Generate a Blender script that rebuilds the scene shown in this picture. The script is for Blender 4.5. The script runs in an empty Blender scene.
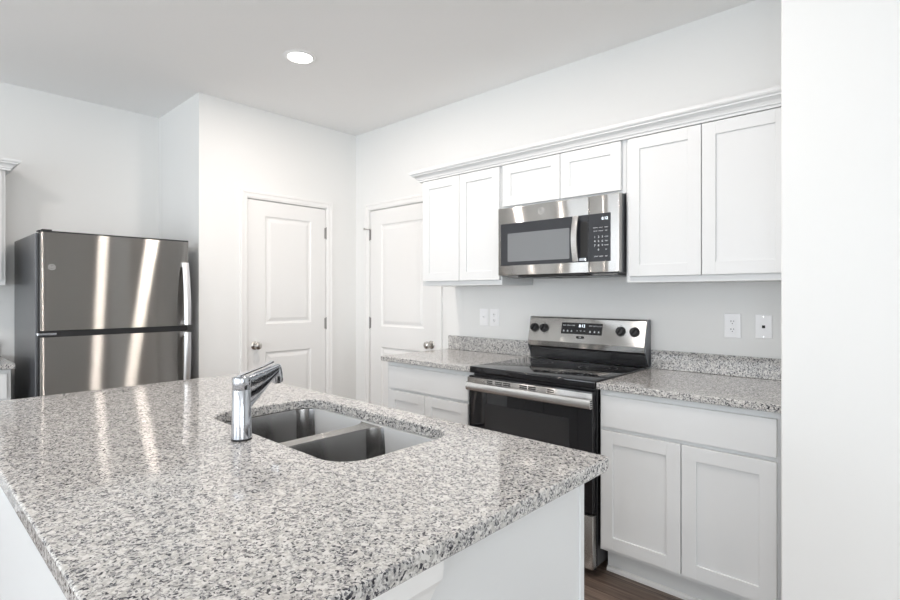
import bpy, bmesh, math, random
from mathutils import Vector, Matrix
R = math.radians
PI = math.pi
C = bpy.context.scene.collection
S = bpy.context.scene
random.seed(4)

# ------------------------------------------------------------------ camera
CAMZ = 1.312
cd = bpy.data.cameras.new('camera'); cam = bpy.data.objects.new('camera', cd); C.objects.link(cam)
cam.location = (0, 0, CAMZ); cam.rotation_euler = (R(90), 0, R(42.707))
cd.sensor_width = 36; cd.lens = 518.8 / 900 * 36; cd.shift_y = -5.1 / 900
cd.clip_start = 0.02
S.camera = cam

# ------------------------------------------------------------------ colour management, world, lights
S.view_settings.view_transform = 'Standard'; S.view_settings.look = 'None'
S.view_settings.gamma = 1; S.view_settings.use_curve_mapping = False
S.view_settings.exposure = 0.85
S.render.film_transparent = False

w = bpy.data.worlds.new('world'); S.world = w; w.use_nodes = True
w.node_tree.nodes['Background'].inputs[0].default_value = (0.80, 0.90, 1.0, 1)
w.node_tree.nodes['Background'].inputs[1].default_value = 1.2

def area(name, loc, rot, sx, sy, power, col):
    l = bpy.data.lights.new(name, 'AREA'); l.shape = 'RECTANGLE'; l.size = sx; l.size_y = sy
    l.energy = power; l.color = col
    o = bpy.data.objects.new(name, l); o.location = loc; o.rotation_euler = rot; C.objects.link(o)
    return o
# daylight lamps: two at the openings behind the camera, one added at right
WIN = [(-3.6, -1.6), (-0.6, 2.0)]      # x spans of the two glazed openings in wall_front
for i, (a, b) in enumerate(WIN):
    area('daylight_fill', ((a + b) / 2, -4.02, 1.25), (R(90), 0, 0), b - a, 2.2, 25, (0.90, 0.95, 1.0))
area('daylight_fill', (6.38, -2.0, 1.3), (R(90), 0, R(90)), 3.2, 2.3, 75, (0.93, 0.97, 1.0))  # added fill for the left walls; wall_side has no opening here
LAMPS = [(-2.75, 1.664), (-1.30, 1.467), (-2.75, -0.5), (-0.75, -2.2), (1.6, -2.2)]  # last three are unseen lamps added to lift the ambient light
LAMP_W = 7.4

# ------------------------------------------------------------------ materials
def mat(name, col=(.8, .8, .8), rough=.5, metal=0, **kw):
    m = bpy.data.materials.new(name); m.use_nodes = True
    b = m.node_tree.nodes['Principled BSDF']
    b.inputs['Base Color'].default_value = (*col, 1); b.inputs['Roughness'].default_value = rough
    b.inputs['Metallic'].default_value = metal
    for k, v in kw.items(): b.inputs[k].default_value = v
    m['b'] = 1
    return m
def nd(m, t, **kw):
    n = m.node_tree.nodes.new(t)
    for k, v in kw.items(): setattr(n, k, v)
    return n
def lk(m, a, b): m.node_tree.links.new(a, b)
def bsdf(m): return m.node_tree.nodes['Principled BSDF']
def noise_bump(m, scale, strength, dist=.002, stretch=(1, 1, 1), detail=3):
    tc = nd(m, 'ShaderNodeTexCoord'); mp = nd(m, 'ShaderNodeMapping'); mp.inputs['Scale'].default_value = stretch
    n = nd(m, 'ShaderNodeTexNoise'); n.inputs['Scale'].default_value = scale; n.inputs['Detail'].default_value = detail
    bp = nd(m, 'ShaderNodeBump'); bp.inputs['Strength'].default_value = strength; bp.inputs['Distance'].default_value = dist
    lk(m, tc.outputs['Object'], mp.inputs['Vector']); lk(m, mp.outputs[0], n.inputs['Vector'])
    lk(m, n.outputs['Fac'], bp.inputs['Height']); lk(m, bp.outputs[0], bsdf(m).inputs['Normal'])
    return n
M = {}
M['wall'] = mat('wall_paint', (.855, .86, .85), .75); noise_bump(M['wall'], 220, .08, .001)
M['ceiling'] = mat('ceiling_paint', (.93, .93, .925), .9); noise_bump(M['ceiling'], 160, .12, .002)
M['trim'] = mat('trim_paint', (.88, .88, .87), .35)
M['door'] = mat('door_paint', (.86, .86, .85), .38); noise_bump(M['door'], 30, .03, .001, (8, 8, .6))
M['cab'] = mat('cabinet_white', (.775, .79, .795), .38)
M['cab_in'] = mat('cabinet_underside', (.74, .70, .62), .6)
M['plate'] = mat('white_plastic', (.95, .95, .96), .3)
M['dark'] = mat('black_plastic', (.02, .02, .022), .35)
M['slot'] = mat('slot_black', (.01, .01, .01), .6)
M['glass_black'] = mat('black_glass', (.010, .010, .012), .03, 0)
M['oven_window'] = mat('oven_window_glass', (.03, .03, .032), .05, 0)
M['mw_dark'] = mat('microwave_black', (.028, .030, .036), .2)
M['mw_glass'] = mat('microwave_window', (.17, .18, .19), .08, 0); bsdf(M['mw_glass']).inputs['Specular IOR Level'].default_value = 1.0
M['nickel'] = mat('satin_nickel', (.55, .53, .50), .22, 1)
M['hinge'] = mat('hinge_nickel', (.33, .32, .31), .42, .8)
M['chrome'] = mat('chrome', (.56, .58, .62), .10, 1)
M['handle'] = mat('satin_handle', (.80, .80, .81), .30, 1)
M['emblem'] = mat('emblem_silver', (.62, .62, .61), .4)
M['bright_mark'] = mat('printed_mark', (.8, .82, .85), .5)
M['grey_side'] = mat('appliance_side_grey', (.13, .135, .145), .30, .5); noise_bump(M['grey_side'], 500, .12, .0006)
M['lamp'] = mat('lamp_lens', (1, 1, 1), .5)
b_ = bsdf(M['lamp']); b_.inputs['Emission Color'].default_value = (1, .97, .93, 1); b_.inputs['Emission Strength'].default_value = 6
M['display'] = mat('display_digits', (.7, .8, .9), .5); b_ = bsdf(M['display']); b_.inputs['Emission Color'].default_value = (.85, .93, 1, 1); b_.inputs['Emission Strength'].default_value = 1.0

def steel(name, col, rough=.2, an=.88):
    # brushed metal: the grain runs sideways, so reflections smear up and down
    m = bpy.data.materials.new(name); m.use_nodes = True; nt = m.node_tree; nt.nodes.clear()
    out = nd(m, 'ShaderNodeOutputMaterial'); g_ = nd(m, 'ShaderNodeBsdfAnisotropic')
    g_.inputs['Color'].default_value = (*col, 1); g_.inputs['Roughness'].default_value = rough; g_.inputs['Anisotropy'].default_value = an
    t = nd(m, 'ShaderNodeTangent'); t.direction_type = 'RADIAL'; t.axis = 'Z'; lk(m, t.outputs[0], g_.inputs['Tangent'])
    tc = nd(m, 'ShaderNodeTexCoord'); mp = nd(m, 'ShaderNodeMapping'); mp.inputs['Scale'].default_value = (4, 4, 600)
    n = nd(m, 'ShaderNodeTexNoise'); n.inputs['Scale'].default_value = 1; n.inputs['Detail'].default_value = 2
    mr = nd(m, 'ShaderNodeMapRange'); mr.inputs['To Min'].default_value = rough - .015; mr.inputs['To Max'].default_value = rough + .015
    lk(m, tc.outputs['Object'], mp.inputs['Vector']); lk(m, mp.outputs[0], n.inputs['Vector'])
    lk(m, n.outputs['Fac'], mr.inputs['Value']); lk(m, mr.outputs[0], g_.inputs['Roughness']); lk(m, g_.outputs[0], out.inputs[0])
    return m
M['fridge_steel'] = steel('brushed_steel_darker', (.43, .42, .405), .215, .9)
M['steel'] = steel('brushed_steel', (.60, .585, .565), .22, .85)
M['steel_bright'] = steel('brushed_steel_bright', (.72, .71, .70), .22, .6)

def granite():
    m = mat('speckled_granite', (.7, .7, .7), .07)
    b = bsdf(m); b.inputs['Specular IOR Level'].default_value = .5
    tc = nd(m, 'ShaderNodeTexCoord')
    n0 = nd(m, 'ShaderNodeTexNoise'); n0.inputs['Scale'].default_value = 90; n0.inputs['Detail'].default_value = 2
    mx = nd(m, 'ShaderNodeMix', data_type='VECTOR'); mx.inputs['Factor'].default_value = .012
    va = nd(m, 'ShaderNodeVectorMath', operation='MULTIPLY_ADD'); va.inputs[1].default_value = (.014, .014, .014)
    lk(m, tc.outputs['Object'], n0.inputs['Vector'])
    lk(m, n0.outputs['Color'], va.inputs[0]); lk(m, tc.outputs['Object'], va.inputs[2])
    def vor(scale, rnd=1):
        v = nd(m, 'ShaderNodeTexVoronoi'); v.inputs['Scale'].default_value = scale; v.inputs['Randomness'].default_value = rnd
        lk(m, va.outputs[0], v.inputs['Vector']); 
        sp = nd(m, 'ShaderNodeSeparateColor'); lk(m, v.outputs['Color'], sp.inputs[0]); return sp
    v1 = vor(290); v2 = vor(200)
    r1 = nd(m, 'ShaderNodeValToRGB'); r1.color_ramp.interpolation = 'CONSTANT'
    el = r1.color_ramp.elements
    el[0].position = 0; el[0].color = (.04, .04, .048, 1)
    el[1].position = .17; el[1].color = (.17, .17, .185, 1)
    for p, c in ((.31, (.36, .355, .35, 1)), (.48, (.50, .495, .48, 1)), (.70, (.69, .68, .665, 1))):
        e = el.new(p); e.color = c
    lk(m, v1.outputs[0], r1.inputs[0])
    r2 = nd(m, 'ShaderNodeValToRGB'); r2.color_ramp.interpolation = 'CONSTANT'
    el = r2.color_ramp.elements
    el[0].position = 0; el[0].color = (.05, .05, .06, 1)
    el[1].position = .12; el[1].color = (.30, .295, .295, 1)
    for p, c in ((.26, (.50, .49, .47, 1)), (.45, (.73, .72, .70, 1)), (.75, (.60, .585, .56, 1))):
        e = el.new(p); e.color = c
    lk(m, v2.outputs[1], r2.inputs[0])
    n1 = nd(m, 'ShaderNodeTexNoise'); n1.inputs['Scale'].default_value = 60; n1.inputs['Detail'].default_value = 3
    lk(m, tc.outputs['Object'], n1.inputs['Vector'])
    rr_ = nd(m, 'ShaderNodeValToRGB'); rr_.color_ramp.elements[0].position = .44; rr_.color_ramp.elements[1].position = .56
    lk(m, n1.outputs['Fac'], rr_.inputs[0])
    mc = nd(m, 'ShaderNodeMix', data_type='RGBA')
    lk(m, rr_.outputs[0], mc.inputs['Factor']); lk(m, r1.outputs[0], mc.inputs[6]); lk(m, r2.outputs[0], mc.inputs[7])
    lk(m, mc.outputs[2], b.inputs['Base Color'])
    return m
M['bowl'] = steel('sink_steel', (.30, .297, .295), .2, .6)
M['granite'] = granite()

def wood_floor():
    m = mat('wood_plank', (.2, .15, .12), .42)
    b = bsdf(m); tc = nd(m, 'ShaderNodeTexCoord')
    br = nd(m, 'ShaderNodeTexBrick'); br.offset = .37; br.inputs['Scale'].default_value = 1
    br.inputs['Brick Width'].default_value = 1.2; br.inputs['Row Height'].default_value = .15
    br.inputs['Mortar Size'].default_value = .0015; br.inputs['Color1'].default_value = (.23, .18, .15, 1)
    br.inputs['Color2'].default_value = (.15, .115, .096, 1); br.inputs['Mortar'].default_value = (.03, .02, .015, 1)
    lk(m, tc.outputs['Object'], br.inputs['Vector'])
    mp = nd(m, 'ShaderNodeMapping'); mp.inputs['Scale'].default_value = (2.5, 38, 1)
    n = nd(m, 'ShaderNodeTexNoise'); n.inputs['Scale'].default_value = 1.6; n.inputs['Detail'].default_value = 6; n.inputs['Distortion'].default_value = .6
    lk(m, tc.outputs['Object'], mp.inputs['Vector']); lk(m, mp.outputs[0], n.inputs['Vector'])
    cr = nd(m, 'ShaderNodeValToRGB'); cr.color_ramp.elements[0].position = .3; cr.color_ramp.elements[0].color = (.45, .42, .4, 1)
    cr.color_ramp.elements[1].position = .75; cr.color_ramp.elements[1].color = (1.35, 1.3, 1.25, 1)
    lk(m, n.outputs['Fac'], cr.inputs[0])
    mm = nd(m, 'ShaderNodeMix', data_type='RGBA', blend_type='MULTIPLY'); mm.inputs['Factor'].default_value = 1
    lk(m, br.outputs[0], mm.inputs[6]); lk(m, cr.outputs[0], mm.inputs[7]); lk(m, mm.outputs[2], b.inputs['Base Color'])
    return m
M['floor'] = wood_floor()

# ------------------------------------------------------------------ mesh helpers
def NB(): return bmesh.new()
def box(bm, x0, x1, y0, y1, z0, z1, bev=0, seg=2):
    vs = [bm.verts.new(p) for p in ((x0, y0, z0), (x1, y0, z0), (x1, y1, z0), (x0, y1, z0), (x0, y0, z1), (x1, y0, z1), (x1, y1, z1), (x0, y1, z1))]
    fs = [bm.faces.new([vs[i] for i in q]) for q in ((3, 2, 1, 0), (4, 5, 6, 7), (0, 1, 5, 4), (1, 2, 6, 5), (2, 3, 7, 6), (3, 0, 4, 7))]
    if bev:
        es = {e for f in fs for e in f.edges}
        bmesh.ops.bevel(bm, geom=list(es), offset=bev, segments=seg, affect='EDGES', profile=.5)
    return bm
def loft(bm, loops, cap0=True, cap1=True, close=True):
    rows = [[bm.verts.new(p) for p in l] for l in loops]
    n = len(rows[0])
    for a, b in zip(rows, rows[1:]):
        for i in range(n if close else n - 1):
            j = (i + 1) % n
            bm.faces.new((a[i], a[j], b[j], b[i]))
    if cap0: bm.faces.new(rows[0][::-1])
    if cap1: bm.faces.new(rows[-1])
    return rows
def tube(bm, p0, p1, r0, r1=None, n=24, caps=True):
    r1 = r0 if r1 is None else r1
    p0, p1 = Vector(p0), Vector(p1); d = (p1 - p0).normalized()
    u = d.orthogonal().normalized(); v = d.cross(u)
    L = [[p + r * (math.cos(2 * PI * i / n) * u + math.sin(2 * PI * i / n) * v) for i in range(n)] for p, r in ((p0, r0), (p1, r1))]
    loft(bm, L, caps, caps)
def lathe(bm, base, axis, prof, n=32, cap0=True, cap1=True):
    base = Vector(base); d = Vector(axis).normalized(); u = d.orthogonal().normalized(); v = d.cross(u)
    L = [[base + d * h + max(r, 1e-5) * (math.cos(2 * PI * i / n) * u + math.sin(2 * PI * i / n) * v) for i in range(n)] for r, h in prof]
    loft(bm, L, cap0, cap1)
def prism_x(bm, prof, x0, x1):      # prof: list of (y,z)
    loft(bm, [[(x, y, z) for y, z in prof] for x in (x0, x1)])
def rrect(x0, x1, y0, y1, r, inset=0, n=8):
    x0 += inset; x1 -= inset; y0 += inset; y1 -= inset; r = max(r - inset, .001)
    P = []
    for cx, cy, a in ((x1 - r, y1 - r, 0), (x0 + r, y1 - r, 90), (x0 + r, y0 + r, 180), (x1 - r, y0 + r, 270)):
        for k in range(n + 1):
            t = R(a + 90 * k / n); P.append((cx + r * math.cos(t), cy + r * math.sin(t)))
    return P
def slab(bm, outer, holes, z0, z1, ease=.003):
    # outer / holes: (x0,x1,y0,y1,r)
    ring = lambda a, ins, z: [(x, y, z) for x, y in rrect(*a, inset=ins)]
    tops, bots = [], []
    o = loft(bm, [ring(outer, ease, z1), ring(outer, ease * .3, z1 - ease * .3), ring(outer, 0, z1 - ease), ring(outer, 0, z0 + ease), ring(outer, ease, z0)], False, False)
    tops.append(o[0]); bots.append(o[-1])
    for h in holes:
        g = loft(bm, [ring(h, -ease, z1), ring(h, 0, z1 - ease), ring(h, 0, z0 + ease * .5), ring(h, -ease * .5, z0)], False, False)
        tops.append(g[0]); bots.append(g[-1])
    for grp in (tops, bots):
        es = []
        for loop in grp:
            for i in range(len(loop)):
                es.append(bm.edges.get((loop[i], loop[(i + 1) % len(loop)])))
        bmesh.ops.triangle_fill(bm, edges=es, use_beauty=True)
def tr(bm, mtx): bmesh.ops.transform(bm, matrix=mtx, verts=bm.verts)
def obj(name, bm, m, parent=None, smooth=False, world=True, mats=None):
    if parent is not None and world:
        tr(bm, Matrix.Translation(-Vector(parent['_o'])) if '_o' in parent else Matrix.Translation(-parent.location))
    bmesh.ops.recalc_face_normals(bm, faces=bm.faces)
    me = bpy.data.meshes.new(name); bm.to_mesh(me); bm.free()
    for q in (mats or [m]): me.materials.append(q)
    if smooth:
        for p in me.polygons: p.use_smooth = True
        try: me.set_sharp_from_angle(angle=R(38))
        except Exception: pass
    o = bpy.data.objects.new(name, me); C.objects.link(o)
    if parent is not None: o.parent = parent
    return o
ORIG = {}
def sub(name, bm, m, part, root, smooth=False):      # a sub-part: the part sits at its root's origin
    tr(bm, Matrix.Translation(-root.location))
    return obj(name, bm, m, part, smooth, world=False)
def tag(o, label, cat=None, group=None, kind=None):
    if label: o['label'] = label
    if cat: o['category'] = cat
    if group: o['group'] = group
    if kind: o['kind'] = kind
    return o
def thing(name, label, cat, loc=(0, 0, 0), rz=0, group=None):
    o = bpy.data.objects.new(name, None); C.objects.link(o); o.empty_display_size = .1
    o.location = loc; o.rotation_euler = (0, 0, rz)
    return tag(o, label, cat, group)
def struct(name, bm, m, label=None):
    o = obj(name, bm, m); o['kind'] = 'structure'
    if label: o['label'] = label
    return o
def text_bm(s, size, mtx, depth=.0004, align='CENTER'):
    cu = bpy.data.curves.new('t', 'FONT'); cu.body = s; cu.size = size; cu.extrude = depth; cu.align_x = align; cu.align_y = 'CENTER'
    cu.resolution_u = 2
    o = bpy.data.objects.new('t', cu); C.objects.link(o)
    dg = bpy.context.evaluated_depsgraph_get(); me = bpy.data.meshes.new_from_object(o.evaluated_get(dg))
    bm = NB(); bm.from_mesh(me); tr(bm, mtx)
    bpy.data.objects.remove(o); bpy.data.curves.remove(cu); bpy.data.meshes.remove(me)
    return bm
def merge(bm, other):
    me = bpy.data.meshes.new('tmp'); other.to_mesh(me); other.free(); bm.from_mesh(me); bpy.data.meshes.remove(me)
FACE_Y = Matrix.Rotation(R(90), 4, 'X')                                   # text facing -Y
FACE_X = Matrix.Rotation(R(90), 4, 'Z') @ Matrix.Rotation(R(90), 4, 'X')   # text facing +X

# ------------------------------------------------------------------ dimensions
FZ = 0.025            # floor level
CZ = 2.728            # ceiling level
YA = 2.828            # wall_back (range wall) face
XB = -3.748           # pantry wall face
XC = -4.532           # wall behind the refrigerator
YO = 1.474            # outer corner of the pantry
XS, YS = -0.362, 2.02  # corner of the wall on the right

# ------------------------------------------------------------------ shell
bm = NB(); box(bm, -4.75, 6.6, -4.2, 3.0, FZ - .1, FZ); struct('floor', bm, M['floor'], 'dark brown wood plank floor')
bm = NB(); box(bm, -4.75, 6.6, -4.2, 3.0, CZ, CZ + .1); struct('ceiling', bm, M['ceiling'], 'flat matte light grey ceiling')
DA0, DA1, DT = -3.553, -2.745, 2.037      # door in the back wall
DB0, DB1 = 1.826, 2.514                   # door in the pantry wall
g = .02
bm = NB(); box(bm, XB - .14, DA0 - g, YA, YA + .12, FZ, CZ); box(bm, DA1 + g, 6.6, YA, YA + .12, FZ, CZ); box(bm, DA0 - g, DA1 + g, YA, YA + .12, DT + g, CZ)
struct('wall_back', bm, M['wall'], 'white wall behind the range and cabinets')
bm = NB(); box(bm, XB - .12, XB, YO, DB0 - g, FZ, CZ); box(bm, XB - .12, XB, DB1 + g, YA, FZ, CZ); box(bm, XB - .12, XB, DB0 - g, DB1 + g, DT + g, CZ)
box(bm, XC, XB - .12, YO, YO + .12, FZ, CZ)
struct('wall_pantry', bm, M['wall'], 'white wall of the pantry box beside the refrigerator')
bm = NB(); box(bm, XC - .12, XC, -4.2, 3.0, FZ, CZ); struct('wall_left', bm, M['wall'], 'white wall behind the refrigerator')
bm = NB(); box(bm, XS, .75, YS, YA - .001, FZ, CZ, .004); struct('wall_right', bm, M['wall'], 'white wall end at the right of the cabinets')
bm = NB()
box(bm, 6.4, 6.52, -4.2, 3.0, FZ, CZ)
struct('wall_side', bm, M['wall'])
bm = NB()
xs = [-4.6] + [v for ab in WIN for v in ab] + [6.5]
for i in range(0, len(xs), 2): box(bm, xs[i], xs[i + 1], -4.17, -4.05, FZ, CZ)
for a, b in WIN: box(bm, a, b, -4.17, -4.05, 2.36, CZ); box(bm, a, b, -4.17, -4.05, FZ, .14)
struct('wall_front', bm, M['wall'])
for i, (a, b) in enumerate(WIN):
    bm = NB()
    for x in (a + .03, (a + b) / 2, b - .03): box(bm, x - .03, x + .03, -4.16, -4.06, .14, 2.36)
    for z in (.17, 2.33): box(bm, a, b, -4.16, -4.06, z - .03, z + .03)
    struct('window_%d' % (i + 1), bm, M['trim'])
bm = NB(); box(bm, -4.53, 6.39, -4.04, -1.6, FZ + .0005, FZ + .012); struct('floor_bounce', bm, mat('pale_bounce', (.62, .60, .57), .95))  # unseen pale floor area added to bounce light up to the ceiling
# baseboards
def bboard(name, x0, x1, y0, y1):
    bm = NB(); box(bm, x0, x1, y0, y1, FZ, FZ + .085, .003); struct(name, bm, M['trim'])
bboard('baseboard_pantry', XB, XB + .013, YO, DB0 - .066); bboard('baseboard_corner', XB, XB + .013, DB1 + .066, YA - .014)
bboard('baseboard_back', XB + .014, DA0 - .068, YA - .013, YA)
bboard('baseboard_right', XS, .75, YS - .013, YS)

# ------------------------------------------------------------------ doors and casings
# generic door built facing -Y, hinge side / knob side given in local x; width w, height h
def panel_rings(bm, x0, x1, z0, z1, yf):
    L = []
    for ins, dy in ((0, 0), (.010, .009), (.020, .011), (.045, .003), (.05, .0025)):
        L.append([(x0 + ins, yf + dy, z0 + ins), (x1 - ins, yf + dy, z0 + ins), (x1 - ins, yf + dy, z1 - ins), (x0 + ins, yf + dy, z1 - ins)])
    loft(bm, L, False, True)
def panel_door(name, loc, rz, wd, ht, px0, px1, knob_x, hinge_x, label, zs, sgn):
    o = bpy.data.objects.new(name, None); C.objects.link(o); o.location = loc; o.rotation_euler = (0, 0, rz); o['kind'] = 'structure'; o['label'] = label
    bm = NB(); yf = .004; t = .035
    (a0, a1), (b0, b1) = zs
    for X0, X1, Z0, Z1 in ((0, px0, 0, ht), (px1, wd, 0, ht), (px0, px1, 0, a0), (px0, px1, a1, b0), (px0, px1, b1, ht)):
        box(bm, X0, X1, yf, yf + t, Z0, Z1)
    box(bm, px0, px1, yf + .013, yf + t, a0, b1)
    panel_rings(bm, px0, px1, a0, a1, yf); panel_rings(bm, px0, px1, b0, b1, yf)
    obj('door_slab', bm, M['door'], o, world=False)
    bm = NB(); kz = .917 - FZ
    lathe(bm, (knob_x, yf, kz), (0, -1, 0), [(.031, 0), (.032, .004), (.026, .008), (.012, .011), (.011, .03), (.018, .036), (.026, .044), (.0285, .054), (.026, .064), (.017, .071), (0, .073)])
    tag(obj('door_knob', bm, M['nickel'], o, True, world=False), 'round satin nickel door knob')
    for hz in (1.82 - FZ, 1.06 - FZ, .28 - FZ):
        bm = NB(); tube(bm, (hinge_x, yf - .006, hz - .045), (hinge_x, yf - .006, hz + .045), .006, n=12)
        box(bm, hinge_x - .013, hinge_x + .013, yf - .003, yf + .001, hz - .044, hz + .044)
        for q in (-.048, .048): tube(bm, (hinge_x, yf - .006, hz + q - .003), (hinge_x, yf - .006, hz + q + .003), .0045, n=10)
        obj('hinge', bm, M['hinge'], o, world=False)
    return o
dB = panel_door('door_1', (XB, DB0 + .004, FZ + .012), R(90), DB1 - DB0 - .008, DT - FZ - .016, .139, .543, .055, DB1 - DB0 - .004,
                'white two-panel pantry door with knob at left, beside the refrigerator', ((.22, .835), (1.05, 1.882)), 1)
dA = panel_door('door_2', (DA0 + .003, YA - .001, FZ + .012), 0, DA1 - DA0 - .004, DT - FZ - .016, .142, .66, DA1 - DA0 - .062, -.003,
                'white two-panel door in the range wall with knob at right', ((.22, .835), (1.01, 1.87)), 1)
bm = NB(); tube(bm, (-.003, -.006, 1.840), (-.003, -.055, 1.840), .004, n=10); tube(bm, (-.003, -.055, 1.840), (-.003, -.062, 1.840), .009, n=14)
tube(bm, (-.045, -.02, 1.840), (.03, -.02, 1.840), .0035, n=10)
obj('hinge_stop', bm, M['nickel'], dA, world=False)
def casing(name, loc, rz, wd, top):
    # jamb with stop and moulded casing, opening 0..wd, facing -Y
    bm = NB(); z0 = 0; cw = .060
    for s, e in ((-g, 0), (wd, wd + g)): box(bm, s + .0005, e - .0005, 0, .119, z0, top + g - .001)
    box(bm, 0, wd, 0, .119, top, top + g - .001)
    for s, e in ((-.0, .012), (wd - .012, wd)): box(bm, s, e, .042, .07, z0, top)
    box(bm, 0, wd, .042, .07, top - .012, top)
    # casing profile: steps from inner to outer
    for a, b, t in ((.003, cw - .004, .010), (.012, cw - .002, .013), (.040, cw, .017)):
        box(bm, -b, -a, -t, 0, z0, top + b, .002, 1); box(bm, wd + a, wd + b, -t, 0, z0, top + b, .002, 1)
        box(bm, -a - .0005, wd + a + .0005, -t, 0, top + a, top + b, .002, 1)
    o = struct(name, bm, M['trim']); o.location = loc; o.rotation_euler = (0, 0, rz); return o
casing('trim_1', (XB, DB0, FZ), R(90), DB1 - DB0, DT - FZ)['label'] = 'white casing around the pantry door'
casing('trim_2', (DA0, YA, FZ), 0, DA1 - DA0, DT - FZ)['label'] = 'white casing around the door in the range wall'

# ------------------------------------------------------------------ ceiling lamps
def make_lamp(x, y):
    t = thing('recessed_light', 'round white recessed ceiling light, lit', 'ceiling light', (x, y, CZ))
    bm = NB(); lathe(bm, (0, 0, 0), (0, 0, -1), [(.070, .001), (.070, .004), (.076, .008), (.090, .006), (.096, .0)], 40, False, False)
    obj('trim_ring', bm, M['trim'], t, True, world=False)
    bm = NB(); lathe(bm, (0, 0, 0), (0, 0, -1), [(.0702, .0005), (.070, .004), (.05, .006), (0, .007)], 40)
    obj('lens', bm, M['lamp'], t, True, world=False)
    return t
for i, (x, y) in enumerate(LAMPS):
    if i == 0: make_lamp(x, y)
    else:
        t = thing('recessed_light', ['', 'lit recessed ceiling light over the right end of the island, outside the picture', 'added unseen fill lamp in the ceiling behind the camera at the refrigerator end', 'added unseen fill lamp in the ceiling behind the camera at the middle', 'added unseen fill lamp in the ceiling behind the camera at the right'][i], 'ceiling light', (x, y, CZ))
        src = [o for o in bpy.data.objects if o.name == 'recessed_light'][0]
        for ch in src.children:
            c = ch.copy(); C.objects.link(c); c.parent = t
    l = bpy.data.lights.new('can_lamp', 'AREA'); l.shape = 'DISK'; l.size = .13; l.energy = LAMP_W; l.color = (1, .89, .815)
    lo = bpy.data.objects.new('can_lamp', l); lo.location = (x, y, CZ - .012); C.objects.link(lo)

# ------------------------------------------------------------------ cabinets (local frame: x right, front at y=0 facing -Y, back at y=+depth)
def shaker(bm, x0, x1, z0, z1, y0, st=.057, t=.019, rec=.007):
    box(bm, x0, x0 + st, y0, y0 + t, z0, z1, .0012, 1); box(bm, x1 - st, x1, y0, y0 + t, z0, z1, .0012, 1)
    box(bm, x0 + st - .001, x1 - st + .001, y0, y0 + t, z0, z0 + st, .0012, 1); box(bm, x0 + st - .001, x1 - st + .001, y0, y0 + t, z1 - st, z1, .0012, 1)
    box(bm, x0 + st - .005, x1 - st + .005, y0 + rec, y0 + t - .001, z0 + st - .005, z1 - st + .005)
def cabinet(name, label, group, loc, rz, x0, x1, z0, z1, depth, doors, dz, drawers=(), toe=None, shelf=True):
    """doors: list of (x0,x1); loc gives the world position of local (0,0,0); x in local coordinates"""
    t = thing(name, label, 'cabinet', loc, rz, group)
    D = lambda n, b, m, **k: obj(n, b, m, t, world=False, **k)
    bm = NB(); zb = z0
    box(bm, x0, x1, 0, depth, z0, z1, .001, 1)
    D('cabinet_body', bm, M['cab'])
    for a, b in doors:
        bm = NB(); shaker(bm, a, b, dz[0], dz[1], -.0195); D('cabinet_door', bm, M['cab'])
    for a, b, c, d in drawers:
        bm = NB(); box(bm, a, b, -.0195, -.0005, c, d, .0018, 2); D('drawer_front', bm, M['cab'])
    if toe is not None:
        bm = NB(); box(bm, x0 + .001, x1 - .001, .075, depth - .01, toe, z0 - .0005); D('toe_kick', bm, M['cab'])
        bm = NB(); prism_x(bm, [(.0745, toe), (.062, toe), (.062, toe + .012), (.068, toe + .019), (.0745, toe + .021)], x0 + .001, x1 - .001); D('shoe_moulding', bm, M['trim'])
    return t
YF = 2.218           # base cabinet face-frame plane
bt, bb = .884, .148  # base box top / bottom
DZ = (.168, .699); DR = (.716, .857)
cabinet('base_cabinet', 'white base cabinet with one wide drawer front and two doors, right of the range', None, (-1.108, YF, FZ * 0), 0,
        0, .708, bb, bt, YA - YF - .002, [(.012, .361), (.365, .700)], DZ, [(.012, .700, *DR)], toe=FZ)
bm = NB(); box(bm, -.399, XS - .001, YF - .004, YF + .3, FZ, .883)
tag(obj('cabinet_filler', bm, M['cab']), 'narrow white filler strip between right base cabinet and wall', 'filler strip')
cabinet('base_cabinet', 'white base cabinet with one drawer front and two doors, left of the range', None, (-2.600, YF, 0), 0,
        0, .737, bb, bt, YA - YF - .002, [(.032, .358), (.362, .706)], DZ, [(.032, .706, *DR)], toe=FZ)
YU = 2.498
ub, ut = 1.373, 2.098
UZ = (1.403, 2.080)
cabinet('wall_cabinet', 'tall white two-door wall cabinet at the right of the microwave', None, (-1.108, YU, 0), 0,
        0, .708, ub, ut, YA - YU - .002, [(.017, .355), (.359, .700)], UZ)
bm = NB(); box(bm, -.3995, XS - .001, YU + .001, YU + .02, ub, ut)
tag(obj('cabinet_filler', bm, M['cab']), 'narrow white filler strip between right wall cabinet and wall', 'filler strip')
cabinet('wall_cabinet', 'tall white two-door wall cabinet at the left of the microwave', None, (-2.562, YU, 0), 0,
        0, .682, ub, ut, YA - YU - .002, [(.022, .351), (.355, .674)], UZ)
cabinet('wall_cabinet', 'short white two-door wall cabinet directly above the microwave', None, (-1.879, YU, 0), 0,
        0, .770, 1.820, ut, YA - YU - .002, [(.018, .403), (.407, .750)], (1.835, 2.080))
# cabinets on the left wall (facing +X): local x -> world +Y
cabinet('base_cabinet', 'white base cabinet at the left edge, left of the refrigerator', None, (-3.922, -.42, 0), R(90),
        0, .905, bb, bt, 4.532 - 3.922 - .002, [(.02, .45), (.454, .885)], DZ, [(.02, .885, *DR)], toe=FZ)
cabinet('wall_cabinet', 'white wall cabinet at the left edge, left of the refrigerator', None, (-4.215, -.42, 0), R(90),
        0, .915, ub, ut, 4.532 - 4.215 - .002, [(.02, .455), (.459, .895)], UZ)

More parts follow.
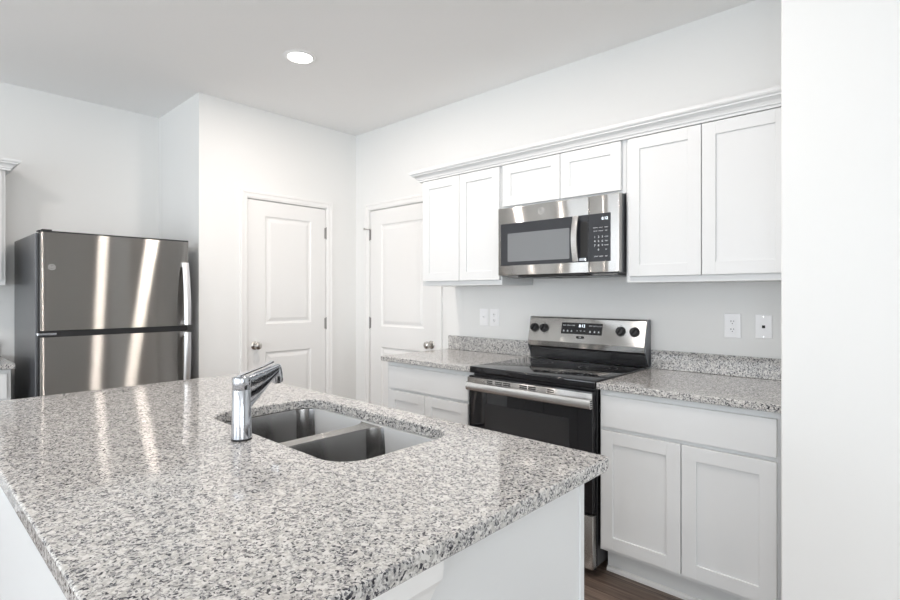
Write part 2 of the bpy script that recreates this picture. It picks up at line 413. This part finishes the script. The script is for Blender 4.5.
# crown mouldings
CP = [(0, 2.0985), (0, 2.084), (.021, 2.084), (.022, 2.094), (.028, 2.097), (.030, 2.104), (.036, 2.113), (.046, 2.120), (.054, 2.124), (.055, 2.131), (.062, 2.133), (.066, 2.139), (.066, 2.152), (0, 2.152)]
def crown(name, label, pts):
    """pts: list of (position, outward vectors) for the sweep"""
    bm = NB(); L = []
    for (x, y), (ox, oy) in pts: L.append([(x + ox * d, y + oy * d, z) for d, z in CP])
    loft(bm, L); return tag(obj(name, bm, M['cab']), label, 'crown moulding')
e = .0008
crown('crown_moulding', 'long white crown moulding along the top of the three range-wall cabinets', [((-2.562 - e, YA - .001), (-1, 0)), ((-2.562 - e, YU - e), (-1, -1)), ((XS - .002, YU - e), (0, -1))])
crown('crown_moulding', 'short white crown moulding on the wall cabinet at the left edge', [((-4.215 + e, -.42), (1, 0)), ((-4.215 + e, .495 + e), (1, 1)), ((XC + .001, .495 + e), (0, 1))])

# ------------------------------------------------------------------ countertops and backsplashes
CT = .914; CB = .8845
def counter(label, a, h=()):
    bm = NB(); slab(bm, a, h, CB, CT, .003)
    return tag(obj('granite_countertop', bm, M['granite']), label, 'countertop')
counter('speckled grey granite countertop right of the range', (-1.109, XS - .001, YA - .648, YA - .001, .003))
counter('speckled grey granite countertop left of the range', (-2.629, -1.8605, YA - .648, YA - .001, .004))
counter('bit of granite countertop at the left edge, left of the refrigerator', (XC + .001, -3.884, -.43, .500, .004))
def splash(label, x0, x1, y0, y1):
    bm = NB(); box(bm, x0, x1, y0, y1, CT + .0003, CT + .1, .0025, 2)
    tag(obj('granite_backsplash', bm, M['granite']), label, 'backsplash')
splash('low granite backsplash strip right of the range', -1.108, XS - .002, YA - .021, YA - .001)
splash('low granite backsplash strip left of the range', -2.610, -1.869, YA - .021, YA - .001)
splash('low granite backsplash strip left of the refrigerator', XC + .001, XC + .021, -.43, .499)

# ------------------------------------------------------------------ island
CI = .880           # underside of the island granite
IX0, IX1, IY0, IY1 = -2.566, -.576, .1705, 1.206
HOLE = (-1.757, -1.003, .715, 1.113, .085)
isl = thing('kitchen_island', 'white kitchen island base under the large granite top with the sink', 'kitchen island', ((IX0 + IX1) / 2, .66, FZ))
ex = -.615; wx = -2.53
bm = NB()
box(bm, wx, -1.84, .60, 1.125, .135, CI - .001); obj('cabinet_body', bm, M['cab'], isl)
bm = NB(); box(bm, -.92, ex - .012, .60, 1.125, .135, CI - .001)
obj('cabinet_body', bm, M['cab'], isl)
for y0_, y1_, z1_ in ((.60, .618, CI - .001), (1.175 - .07, 1.125, CI - .001), (.6185, 1.1045, .16)):
    bm = NB(); box(bm, -1.8395, -.9205, y0_, y1_, .135, z1_); obj('sink_base_panel', bm, M['cab'], isl)
bm = NB(); box(bm, ex - .0115, ex, .592, 1.140, FZ, CI - .001, .001, 1); box(bm, ex - .011, ex + .004, 1.122, 1.140, FZ, CI - .001, .001, 1)
obj('end_panel', bm, M['cab'], isl)
bm = NB(); box(bm, wx + .01, ex - .013, .601, 1.05, FZ, .134); obj('toe_kick', bm, M['cab'], isl)
kx_ = ex + .012
bm = NB(); box(bm, wx, kx_, .215, .5905, FZ, CI - .001, .002, 1); obj('knee_wall', bm, M['cab'], isl)
bm = NB(); L = []
for (x, y), (ox, oy) in (((wx, .2148), (0, -1)), ((kx_ + .0002, .2148), (1, -1)), ((kx_ + .0002, .5907), (1, 1.7)), ((ex + .0003, .5907), (0, 1.7))):
    L.append([(x + ox * d, y + oy * d, z) for d, z in ((0, CI - .0008), (0, .802), (.003, .802), (.005, .812), (.010, .832), (.016, .845), (.017, .862), (.017, CI - .0008))])
loft(bm, L); obj('cap_trim', bm, M['trim'], isl)
bm = NB(); box(bm, wx, kx_ + .010, .203, .2148, FZ, FZ + .085, .002, 1); box(bm, kx_ + .0002, kx_ + .010, .203, .590, FZ, FZ + .085, .002, 1); obj('base_trim', bm, M['trim'], isl)
for k, (a, b) in enumerate(((-2.51, -2.17), (-2.166, -1.86), (-1.80, -1.40), (-1.396, -.98), (-.94, -.64))):
    bm = NB(); shaker(bm, a, b, .168, .86, 1.1255); obj('cabinet_door', bm, M['cab'], isl)
bm = NB(); slab(bm, (IX0, IX1, IY0, IY1, .012), [HOLE], CI, CT, .004)
tag(obj('granite_countertop', bm, M['granite']), 'large speckled grey granite island top with the sink cut-out', 'countertop')

# ------------------------------------------------------------------ sink
sk = thing('kitchen_sink', 'stainless steel double-bowl sink set under the island granite', 'sink', (-1.38, .915, CI))
SZ = CI - .003
B1 = (-1.765, -1.402, .707, 1.121, .085); B2 = (-1.352, -.995, .707, 1.121, .085)
bm = NB(); slab(bm, (-1.80, -.962, .672, 1.156, .09), [B1, B2], SZ - .0025, SZ, .0006)
obj('sink_rim', bm, M['steel'], sk, True)
for bx in (B1, B2):
    bm = NB(); L = []
    dep = .19
    for ins, z in ((-.0004, SZ - .0003), (.001, SZ - .006), (.004, SZ - .07), (.007, SZ - dep + .03), (.009, SZ - dep + .018), (.015, SZ - dep + .008), (.025, SZ - dep + .002), (.04, SZ - dep)):
        L.append([(x, y, z) for x, y in rrect(*bx, inset=ins)])
    cx, cy = (bx[0] + bx[1]) / 2, (bx[2] + bx[3]) / 2 + .03
    n = len(L[0])
    def circ(r, z):
        out = []
        for (x, y, _) in L[-1]:
            a = math.atan2(y - cy, x - cx); out.append((cx + r * math.cos(a), cy + r * math.sin(a), z))
        return out
    L += [circ(.10, SZ - dep - .002), circ(.047, SZ - dep - .004), circ(.044, SZ - dep - .007)]
    loft(bm, L, False, True)
    bo = obj('sink_bowl', bm, M['bowl'], sk, True)
    bm = NB(); z = SZ - dep - .006
    lathe(bm, (cx, cy, z), (0, 0, 1), [(.041, 0), (.042, .002), (.036, .003), (.030, .0015), (.010, .001), (.008, .006), (0, .007)], 32)
    sub('drain', bm, M['chrome'], bo, sk, True)

# ------------------------------------------------------------------ faucet
fx, fy = -1.392, .661
fc = thing('kitchen_faucet', 'chrome single-handle pull-out faucet standing in front of the sink', 'faucet', (fx, fy, CT))
bm = NB(); lathe(bm, (fx, fy, CT), (0, 0, 1), [(.0275, .0005), (.0275, .004)], 48); obj('base_ring', bm, M['dark'], fc, True)
bm = NB(); lathe(bm, (fx, fy, CT), (0, 0, 1), [(.0262, .0045), (.027, .0055), (.0240, .1370), (.0232, .1385)], 48); obj('faucet_body', bm, M['chrome'], fc, True)
bm = NB(); lathe(bm, (fx, fy, CT), (0, 0, 1), [(.0228, .1385), (.024, .1405), (.024, .167), (.023, .171), (.019, .1735), (0, .174)], 48); obj('handle_collar', bm, M['chrome'], fc, True)
dirv = Vector((-.106, .165, 0)).normalized(); sidev = Vector((-dirv.y, dirv.x, 0)); up = Vector((0, 0, 1))
P0 = Vector((fx, fy, CT - .006))
def sec(s, zc, hh, hw, tilt):      # rounded section of the spout
    out = []; ax = (dirv * math.cos(tilt) + up * math.sin(tilt)); nn = (up * math.cos(tilt) - dirv * math.sin(tilt))
    for i in range(20):
        a = 2 * PI * i / 20; ca, sa = math.cos(a), math.sin(a)
        q = .62
        out.append(P0 + dirv * s + up * zc + sidev * hw * math.copysign(abs(ca) ** q, ca) + nn * hh * math.copysign(abs(sa) ** q, sa))
    return out
bm = NB()
L = []
for k in range(9):
    u_ = k / 8; sd = .010 + .182 * u_
    top = .176 + .014 * u_; bot = .074 + .090 * u_ ** 1.05
    L.append(sec(sd, (top + bot) / 2, (top - bot) / 2, .011 + .0035 * u_, R(6)))
loft(bm, L)
obj('spout', bm, M['chrome'], fc, True)
bm = NB(); hb = P0 + dirv * .190 + up * .178
lathe(bm, hb, (dirv * .18 - up), [(.009, -.008), (.0155, -.002), (.0172, .02), (.0178, .040), (.0165, .046), (.0135, .0465)], 32); obj('spray_head', bm, M['chrome'], fc, True)
bm = NB(); lathe(bm, hb, (dirv * .18 - up), [(.0118, .0466), (.0118, .0485), (.0, .049)], 24); obj('aerator', bm, M['dark'], fc, True)
bm = NB()
def lev(s, z, hw, hh): return [P0 + dirv * s + up * (z + dz_) + sidev * w_ for w_, dz_ in ((-hw, -hh), (hw, -hh), (hw, hh), (-hw, hh))]
loft(bm, [lev(-.012, .1828, .006, .0018), lev(.02, .1850, .0065, .0018), lev(.09, .1900, .006, .0018), lev(.14, .1950, .006, .0018), lev(.165, .1995, .0075, .003)])
bmesh.ops.bevel(bm, geom=list(bm.edges), offset=.0012, segments=2, affect='EDGES')
obj('lever_handle', bm, M['chrome'], fc, True)

# ------------------------------------------------------------------ range
rx0, rx1 = -1.859, -1.1125
rg = thing('electric_range', 'stainless steel electric range with black glass cooktop and four knobs', 'range', ((rx0 + rx1) / 2, 2.45, FZ))
O = lambda n, b, m, s=False: obj(n, b, m, rg, s)
bm = NB(); box(bm, rx0 + .004, rx1 - .004, 2.205, 2.80, .065, .884, .002, 1); body = O('range_body', bm, M['dark'])
for lx in (rx0 + .05, rx1 - .05):
    for ly in (2.25, 2.74):
        bm = NB(); tube(bm, (lx, ly, FZ), (lx, ly, .066), .016, n=16); O('leg', bm, M['dark'])
bm = NB(); box(bm, rx0, rx1, 2.172, 2.762, .885, .921, .005, 3); ct = O('cooktop', bm, M['glass_black'], True)
for cx, cy, r in ((rx0 + .19, 2.32, .10), (rx1 - .19, 2.32, .085), (rx0 + .19, 2.58, .075), (rx1 - .19, 2.58, .10)):
    bm = NB()
    for rr2 in (r, r * .62):
        loft(bm, [[(cx + q * math.cos(2 * PI * i / 48), cy + q * math.sin(2 * PI * i / 48), .9213) for i in range(48)] for q in (rr2, rr2 + .0016)], False, False)
    sub('burner_ring', bm, mat('burner_print', (.09, .09, .09), .4) if 'bp' not in M else M['bp'], ct, rg)
# oven door
bm = NB(); box(bm, rx0 + .006, rx1 - .006, 2.160, 2.2045, .318, .873, .004, 2); od = O('oven_door', bm, M['glass_black'], True)
bm = NB(); wx0, wx1, wz0, wz1 = -1.742, -1.235, .44, .735
box(bm, wx0, wx1, 2.1588, 2.1602, wz0, wz1, .0004, 1); sub('oven_window', bm, M['oven_window'], od, rg)
bm = NB(); box(bm, rx0 + .003, rx1 - .003, 2.150, 2.1598, .797, .866, .003, 2); tb = sub('door_trim', bm, M['steel'], od, rg, True)
bm = NB()
for a, ww in ((-1.700, .034), (-1.642, .045), (-1.590, .045), (-1.488, .045), (-1.436, .045), (-1.330, .034)):
    for z in (.8450, .8545):
        bm = NB(); box(bm, a - ww / 2, a + ww / 2, 2.1488, 2.1502, z, z + .0055); sub('vent_slot', bm, M['slot'], od, rg)
bm = NB()
hp = [(2.134, .797), (2.128, .800), (2.1245, .810), (2.124, .8195), (2.1245, .829), (2.128, .839), (2.134, .842), (2.142, .842), (2.142, .797)]
prism_x(bm, hp, rx0 + .012, rx1 - .001)
for x in (rx0 + .013, rx1 - .027): box(bm, x, x + .025, 2.138, 2.151, .800, .838, .002, 1)
sub('handle', bm, M['steel_bright'], od, rg, True)
bm = NB()
for z in (.805, .8145, .824, .8335):
    bm = NB(); box(bm, rx1 - .0022, rx1 - .0004, 2.130, 2.148, z - .002, z + .003); sub('handle_slot', bm, M['slot'], od, rg)
bm = NB(); box(bm, rx0 + .006, rx1 - .006, 2.163, 2.2045, .062, .305, .004, 2); O('storage_drawer', bm, M['steel'], True)
# backguard
bm = NB(); prism_x(bm, [(2.763, .9215), (2.763, .985), (2.768, .996), (2.80, .996), (2.80, .9215)], rx0 + .004, rx1 - .004); O('backguard_riser', bm, M['glass_black'])
bm = NB(); zt = 1.176
bp_ = [(2.754, .998), (2.7435, 1.028), (2.743, 1.031), (2.776, 1.168), (2.783, 1.176), (2.818, 1.176), (2.818, .998)]
prism_x(bm, bp_, rx0 - .003, rx1 - .006); bg = O('backguard', bm, M['steel'])
bm = NB(); prism_x(bm, [(2.790, .9217), (2.748, .998), (2.780, 1.1765), (2.820, 1.178), (2.820, .9217)], rx1 - .0055, rx1 - .0015)
O('backguard_end', bm, mat('end_cap_grey', (.22, .23, .25), .35, .5))
bm = NB(); prism_x(bm, [(2.790, .9217), (2.748, .998), (2.780, 1.1765), (2.820, 1.178), (2.820, .9217)], rx0 - .0075, rx0 - .0035); O('backguard_end', bm, mat('end_cap_grey', (.22, .23, .25), .35, .5))
# local frame on the sloped panel
sl = Vector((0, 2.776 - 2.741, 1.168 - 1.022)).normalized(); nrm = Vector((0, -sl.z, sl.y))
def onp(x, z, off=0):      # point on the slope at height z
    k = (z - 1.022) / (1.168 - 1.022); return Vector((x, 2.741 + k * (2.776 - 2.741), z)) + nrm * off
def plate(bm, x0, x1, z0, z1, t0, t1):
    loft(bm, [[onp(x0, z0, t), onp(x1, z0, t), onp(x1, z1, t), onp(x0, z1, t)] for t in (t0, t1)])
bm = NB(); plate(bm, -1.632, -1.369, 1.080, 1.146, -.0005, .0012); dp = sub('display_panel', bm, M['glass_black'], bg, rg)
TM = lambda x, z, off=.0014: Matrix.Translation(onp(x, z, off)) @ Matrix(((1, 0, 0, 0), (0, sl.y, nrm.y, 0), (0, sl.z, nrm.z, 0), (0, 0, 0, 1)))
bm = text_bm('8:12', .024, TM(-1.497, 1.1285)); tag(sub('display_digits', bm, M['display'], bg, rg), 'lit clock digits')
def legend(bm): sub('key_legend', bm, M['bright_mark'], bg, rg)
for k, x in enumerate((-1.612, -1.583, -1.555)): legend(text_bm(('BAKE', 'BROIL', 'CLEAN')[k], .0085, TM(x, 1.130)))
for k, x in enumerate((-1.442, -1.414, -1.387)): legend(text_bm(('TIMER', 'LIGHT', 'CLOCK')[k], .0085, TM(x, 1.130)))
for x in (-1.614, -1.588, -1.562, -1.442, -1.414, -1.388):
    bm = NB(); a = .005; loft(bm, [[onp(x - a, 1.093, t), onp(x + a, 1.093, t), onp(x + a * .6, 1.101, t), onp(x - a * .4, 1.104, t)] for t in (.0013, .0017)]); legend(bm)
for x in (-1.525, -1.502, -1.478): bm = NB(); plate(bm, x - .005, x + .005, 1.0985, 1.101, .0013, .0017); legend(bm)
bm = NB(); loft(bm, [[onp(-1.502 + .026 * math.copysign(abs(math.cos(a)) ** .5, math.cos(a)), 1.0625 + .008 * math.copysign(abs(math.sin(a)) ** .6, math.sin(a)), t) for a in [2 * PI * i / 32 for i in range(32)]] for t in (0, .0012)])
sub('maker_badge', bm, M['dark'], bg, rg)
bm = NB(); merge(bm, text_bm('GE', .012, TM(-1.502, 1.0625))); sub('badge_lettering', bm, M['bright_mark'], bg, rg)
for kx in (-1.822, -1.752, -1.258, -1.178):
    bm = NB(); b0 = onp(kx, 1.108, 0)
    lathe(bm, b0, nrm, [(.027, 0), (.0275, .003), (.024, .006), (.0225, .020), (.020, .024), (0, .0245)], 32)
    kb = sub('control_knob', bm, M['dark'], bg, rg, True)
    bm = NB(); u = (Vector((1, 0, 0)) * .5 + sl * .86).normalized(); v = nrm.cross(u)
    loft(bm, [[b0 + nrm * t + u * a * k + v * b * k for a, b in ((-.021, -.005), (.021, -.005), (.021, .005), (-.021, .005))] for t, k in ((.018, 1), (.031, .85))])
    obj('knob_grip', bm, M['dark'], bg, world=False) if False else sub('knob_grip', bm, M['glass_black'], bg, rg)
    bm = NB(); q = b0 + sl * -.035
    tube(bm, q, q + nrm * .0005, .0018, n=8); sub('knob_mark', bm, M['dark'], bg, rg)
    bm = NB(); q = b0 + sl * .034; tube(bm, q, q + nrm * .0005, .0022, n=8)
    sub('knob_mark', bm, M['dark'], bg, rg)

# ------------------------------------------------------------------ microwave
mx0, mx1, mz0, mz1, my = -1.857, -1.113, 1.425, 1.815, 2.428
mw = thing('microwave', 'stainless steel over-the-range microwave mounted under the short wall cabinet', 'microwave', ((mx0 + mx1) / 2, 2.6, mz0))
O = lambda n, b, m, s=False: obj(n, b, m, mw, s)
bm = NB(); box(bm, mx0 + .002, mx1 - .002, my + .036, YA - .003, mz0 - .003, mz1 + .002, .002, 1); O('microwave_body', bm, M['grey_side'])
sx = -1.277
bm = NB(); box(bm, mx0, sx - .0008, my, my + .035, mz0, mz1, .004, 3); dr = O('microwave_door', bm, M['steel'], True)
bm = NB(); box(bm, sx + .0008, mx1, my, my + .035, mz0, mz1, .004, 3); cp = O('control_side', bm, M['steel'], True)
bm = NB(); box(bm, -1.836, -1.277 - .001, my - .0022, my + .001, 1.481, 1.722, .001, 1); sub('door_frame', bm, M['mw_dark'], dr, mw)
bm = NB()
pts = rrect(-1.786, -1.386, 1.502, 1.664, .006)
loft(bm, [[(x, y, z) for x, z in pts] for y in (my - .0021, my - .0032)]); sub('door_window', bm, M['mw_glass'], dr, mw)
bm = NB(); box(bm, -1.277 + .001, -1.158, my - .0022, my + .001, 1.481, 1.722, .001, 1); sub('control_panel', bm, M['mw_dark'], cp, mw)
# curved vertical handle
bm = NB(); hw = .017; hx = -1.343; L = []
for k in range(13):
    s = k / 12; z = 1.484 + s * .236; off = .020 + .020 * math.sin(PI * s)
    y = my - off
    L.append([(hx - hw, y + .004, z), (hx - hw + .003, y, z), (hx + hw - .003, y, z), (hx + hw, y + .004, z), (hx + hw, y + .010, z), (hx - hw, y + .010, z)])
loft(bm, L)
for z in (1.484, 1.702): box(bm, hx - hw + .002, hx + hw - .002, my - .018, my - .0005, z, z + .018)
sub('handle', bm, M['steel_bright'], dr, mw, True)
bm = NB(); loft(bm, [[(x, y, z) for x, z in rrect(-1.322, -1.282, 1.503, 1.690, .012)] for y in (my - .0022, my - .0028)]); sub('finger_recess', bm, M['slot'], dr, mw)
bm = NB(); box(bm, -1.322, -1.284, my - .02, my - .0025, 1.484, 1.502, .003, 1); sub('handle_foot', bm, M['chrome'], dr, mw)
T2 = lambda x, z, off=.0024: Matrix.Translation((x, my - off, z)) @ FACE_Y
bm = text_bm('8:12', .020, T2(-1.188, 1.695)); tag(sub('display_digits', bm, M['display'], cp, mw), 'lit clock digits')
def mlegend(bm): sub('key_legend', bm, M['bright_mark'], cp, mw)
for r_, row in enumerate(('123', '456', '789', ' 0 ')):
    for c_, ch in enumerate(row):
        if ch != ' ': mlegend(text_bm(ch, .015, T2(-1.242 + c_ * .0205, 1.604 - r_ * .0215)))
for r_ in range(4): mlegend(text_bm(('COOK', 'TIME', 'POWER', 'SET')[r_], .0065, T2(-1.180, 1.604 - r_ * .0215)))
for r_, z in enumerate((1.651, 1.634)):
    for c_, x in enumerate((-1.238, -1.209, -1.180)): mlegend(text_bm((('POPCORN', 'POTATO', 'REHEAT'), ('DEFROST', 'BEVERAGE', 'MELT'))[r_][c_], .0052, T2(x, z)))
for c_, x in enumerate((-1.235, -1.207, -1.180)): mlegend(text_bm(('START', 'LIGHT', 'OFF')[c_], .0075, T2(x, 1.506)))
def emblem(cx, c0, cz, r, face, mtx):      # round monogram badge
    bm = NB(); n = 40
    for ra, rb in ((r, r * .90), (r * .80, r * .76)):
        loft(bm, [[mtx @ Vector((q * math.cos(2 * PI * i / n), q * math.sin(2 * PI * i / n), t)) for i in range(n)] for q, t in ((ra, 0), (ra, .0008), (rb, .0008), (rb, 0))], False, False)
    for k in range(4):
        a = k * PI / 2 + PI / 4
        tube(bm, mtx @ Vector((r * .83 * math.cos(a), r * .83 * math.sin(a), 0)), mtx @ Vector((r * .83 * math.cos(a), r * .83 * math.sin(a), .0008)), r * .05, n=8)
    merge(bm, text_bm('GE', r * 1.0, mtx, .0006))
    return bm
bm = emblem(0, 0, 0, .019, 0, Matrix.Translation((-1.560, my - .0003, 1.772)) @ FACE_Y); sub('maker_emblem', bm, M['emblem'], dr, mw)
bm = NB(); box(bm, -1.72, -1.30, my + .005, my + .032, mz0 - .0125, mz0 - .0005, .003, 1); O('bottom_vent', bm, M['slot'])
bm = NB(); box(bm, mx0 + .03, mx1 - .03, my + .05, 2.80, mz0 - .012, mz0 - .0035); O('bottom_panel', bm, M['bowl'])
for x in (-1.70, -1.27):
    bm = NB(); box(bm, x - .12, x + .12, my + .09, my + .26, mz0 - .0145, mz0 - .0125); O('grease_filter', bm, M['grey_side'])

# ------------------------------------------------------------------ refrigerator (faces +X)
fy0, fy1, ft = .575, 1.392, 1.676
fr = thing('refrigerator', 'stainless steel top-freezer refrigerator in the recess beside the pantry', 'refrigerator', (-4.1, (fy0 + fy1) / 2, FZ))
O = lambda n, b, m, s=False: obj(n, b, m, fr, s)
bm = NB(); box(bm, -4.505, -3.782, fy0, fy1, .055, ft - .006, .004, 2); O('refrigerator_body', bm, M['grey_side'])
bm = NB(); box(bm, -3.785, -3.765, fy0 + .01, fy1 - .01, .10, ft - .014); O('door_gasket', bm, M['dark'])
def fdoor(name, z0, z1):
    bm = NB(); L = []; n = 20
    pts = [(-3.764, fy0 + .012), (-3.7145, fy0 + .012), (-3.7115, fy0 + .0145)]
    for k in range(n + 1):
        s = k / n; yy = fy0 + .0165 + s * (fy1 - fy0 - .0205)
        pts.append((-3.712 + .009 * (1 - (2 * s - 1) ** 2), yy))
    pts += [(-3.7135, fy1 - .0015), (-3.716, fy1), (-3.764, fy1)]
    loft(bm, [[(x, y, z) for x, y in pts] for z in (z0, z1)])
    return O(name, bm, M['fridge_steel'], True)
d1 = fdoor('freezer_door', 1.106, ft - .004)
d2 = fdoor('refrigerator_door', .09, 1.068)
bm = NB(); box(bm, -3.764, -3.712, fy0 + .002, fy1 - .002, ft - .0038, ft + .005, .001, 1); O('top_cap', bm, M['dark'])
bm = NB(); box(bm, -3.762, -3.722, fy0 + .004, fy1 - .004, 1.070, 1.104); O('door_divider', bm, M['dark'])
bm = NB(); box(bm, -3.76, -3.716, fy0 + .001, fy0 + .09, 1.079, 1.094, .002, 1); O('middle_hinge', bm, M['chrome'])
bm = NB(); box(bm, -3.86, -3.73, fy0 + .02, fy0 + .07, ft + .0055, ft + .014, .003, 1); O('hinge_cover', bm, M['dark'])
bm = NB(); box(bm, -3.80, -3.74, fy0 + .01, fy1 - .01, FZ + .01, .082); O('base_grille', bm, M['dark'])
for q in (-3.84, -4.4):
    for yy in (fy0 + .06, fy1 - .06):
        bm = NB(); tube(bm, (q, yy, FZ), (q, yy, .056), .02, n=14); O('foot', bm, M['dark'])
def fhandle(za, zb, door):
    bm = NB(); L = []
    for k in range(17):
        s = k / 16; z = za + (zb - za) * s; off = .012 + .042 * math.sin(PI * .5 * min(1, s * 1.15))
        x = -3.709 + off
        L.append([(x, 1.345, z), (x + .009, 1.354, z), (x + .011, 1.366, z), (x + .009, 1.384, z), (x, 1.387, z)])
    loft(bm, L)
    zc = za; box(bm, -3.712, -3.694, 1.345, 1.386, min(za, za + .03 * (1 if zb > za else -1)), max(za, za + .03 * (1 if zb > za else -1)), .002, 1)
    s_ = 1 if zb > za else -1
    box(bm, -3.712, -3.656, 1.354, 1.381, min(zb, zb - .028 * s_), max(zb, zb - .028 * s_), .003, 1)
    sub('handle', bm, M['handle'], door, fr, True)
fhandle(1.53, 1.112, d1); fhandle(.55, 1.062, d2)
bm = emblem(0, 0, 0, .0165, 0, Matrix.Translation((-3.7098, .640, 1.472)) @ FACE_X); sub('maker_emblem', bm, M['emblem'], d1, fr)

# ------------------------------------------------------------------ wall plates
def wallplate(kind, label, x0, x1, z0=1.097, z1=1.215):
    t = thing('wall_outlet' if kind == 'outlet' else ('light_switch' if kind == 'switch' else 'data_jack'), label, {'outlet': 'outlet', 'switch': 'light switch', 'jack': 'wall jack'}[kind], ((x0 + x1) / 2, YA, (z0 + z1) / 2))
    bm = NB(); box(bm, x0, x1, YA - .006, YA - .0003, z0, z1, .0025, 2); obj('cover_plate', bm, M['plate'], t)
    cx, cz = (x0 + x1) / 2, (z0 + z1) / 2
    if kind == 'outlet':
        bm = NB(); box(bm, cx - .0165, cx + .0165, YA - .0078, YA - .0061, cz - .0335, cz + .0335, .001, 1); obj('receptacle', bm, M['plate'], t)
        for s in (-1, 1):
            bm = NB(); c = cz + s * .0195
            for dx, hh in ((-.0062, .0045), (.0062, .0035)): box(bm, cx + dx - .0012, cx + dx + .0012, YA - .0083, YA - .0079, c - hh + .003, c + hh + .003)
            tube(bm, (cx, YA - .0079, c - .008), (cx, YA - .0083, c - .008), .0024, n=10); obj('socket_slots', bm, M['slot'], t)
    elif kind == 'switch':
        bm = NB(); box(bm, cx - .006, cx + .006, YA - .0075, YA - .0061, cz - .013, cz + .013); obj('switch_surround', bm, M['plate'], t)
        bm = NB(); loft(bm, [[(cx - .004, YA - .0076, cz - .006), (cx + .004, YA - .0076, cz - .006), (cx + .004, YA - .0076, cz + .006), (cx - .004, YA - .0076, cz + .006)], [(cx - .003, YA - .018, cz + .004), (cx + .003, YA - .018, cz + .004), (cx + .003, YA - .016, cz + .011), (cx - .003, YA - .016, cz + .011)]]); obj('toggle', bm, M['plate'], t)
        return t
    else:
        bm = NB(); box(bm, cx - .0065, cx + .0065, YA - .0078, YA - .0061, cz - .0065, cz + .0065); obj('jack_port', bm, M['slot'], t)
    if kind != 'outlet' or True:
        for s in (-1, 1):
          bm = NB(); tube(bm, (cx, YA - .006, cz + s * .048), (cx, YA - .0068, cz + s * .048), .003, n=12)
          obj('screw', bm, M['nickel'] if kind == 'jack' else M['plate'], t)
    return t
wallplate('switch', 'white toggle switch plate on the wall above the left counter', -2.322, -2.248)
wallplate('outlet', 'white outlet plate above the left counter, beside the toggle switch', -2.228, -2.154)
wallplate('outlet', 'white outlet plate on the wall right of the range', -.748, -.674, 1.100, 1.220)
wallplate('jack', 'white plate with one small jack, nearest the right wall', -.612, -.542, 1.104, 1.217)

# ------------------------------------------------------------------ groups of like things
GROUPS = {'wall_cabinet': 'white shaker wall cabinets', 'base_cabinet': 'white shaker base cabinets', 'recessed_light': 'round recessed ceiling lights',
          'wall_outlet': 'white outlet plates on the range wall', 'granite_countertop': 'speckled granite countertops',
          'granite_backsplash': 'low granite backsplash strips', 'crown_moulding': 'white crown mouldings on the cabinets', 'cabinet_filler': 'white filler strips at the right wall'}
for o in bpy.data.objects:
    k = o.name.split('.')[0]
    if o.parent is None and k in GROUPS: o['group'] = GROUPS[k]
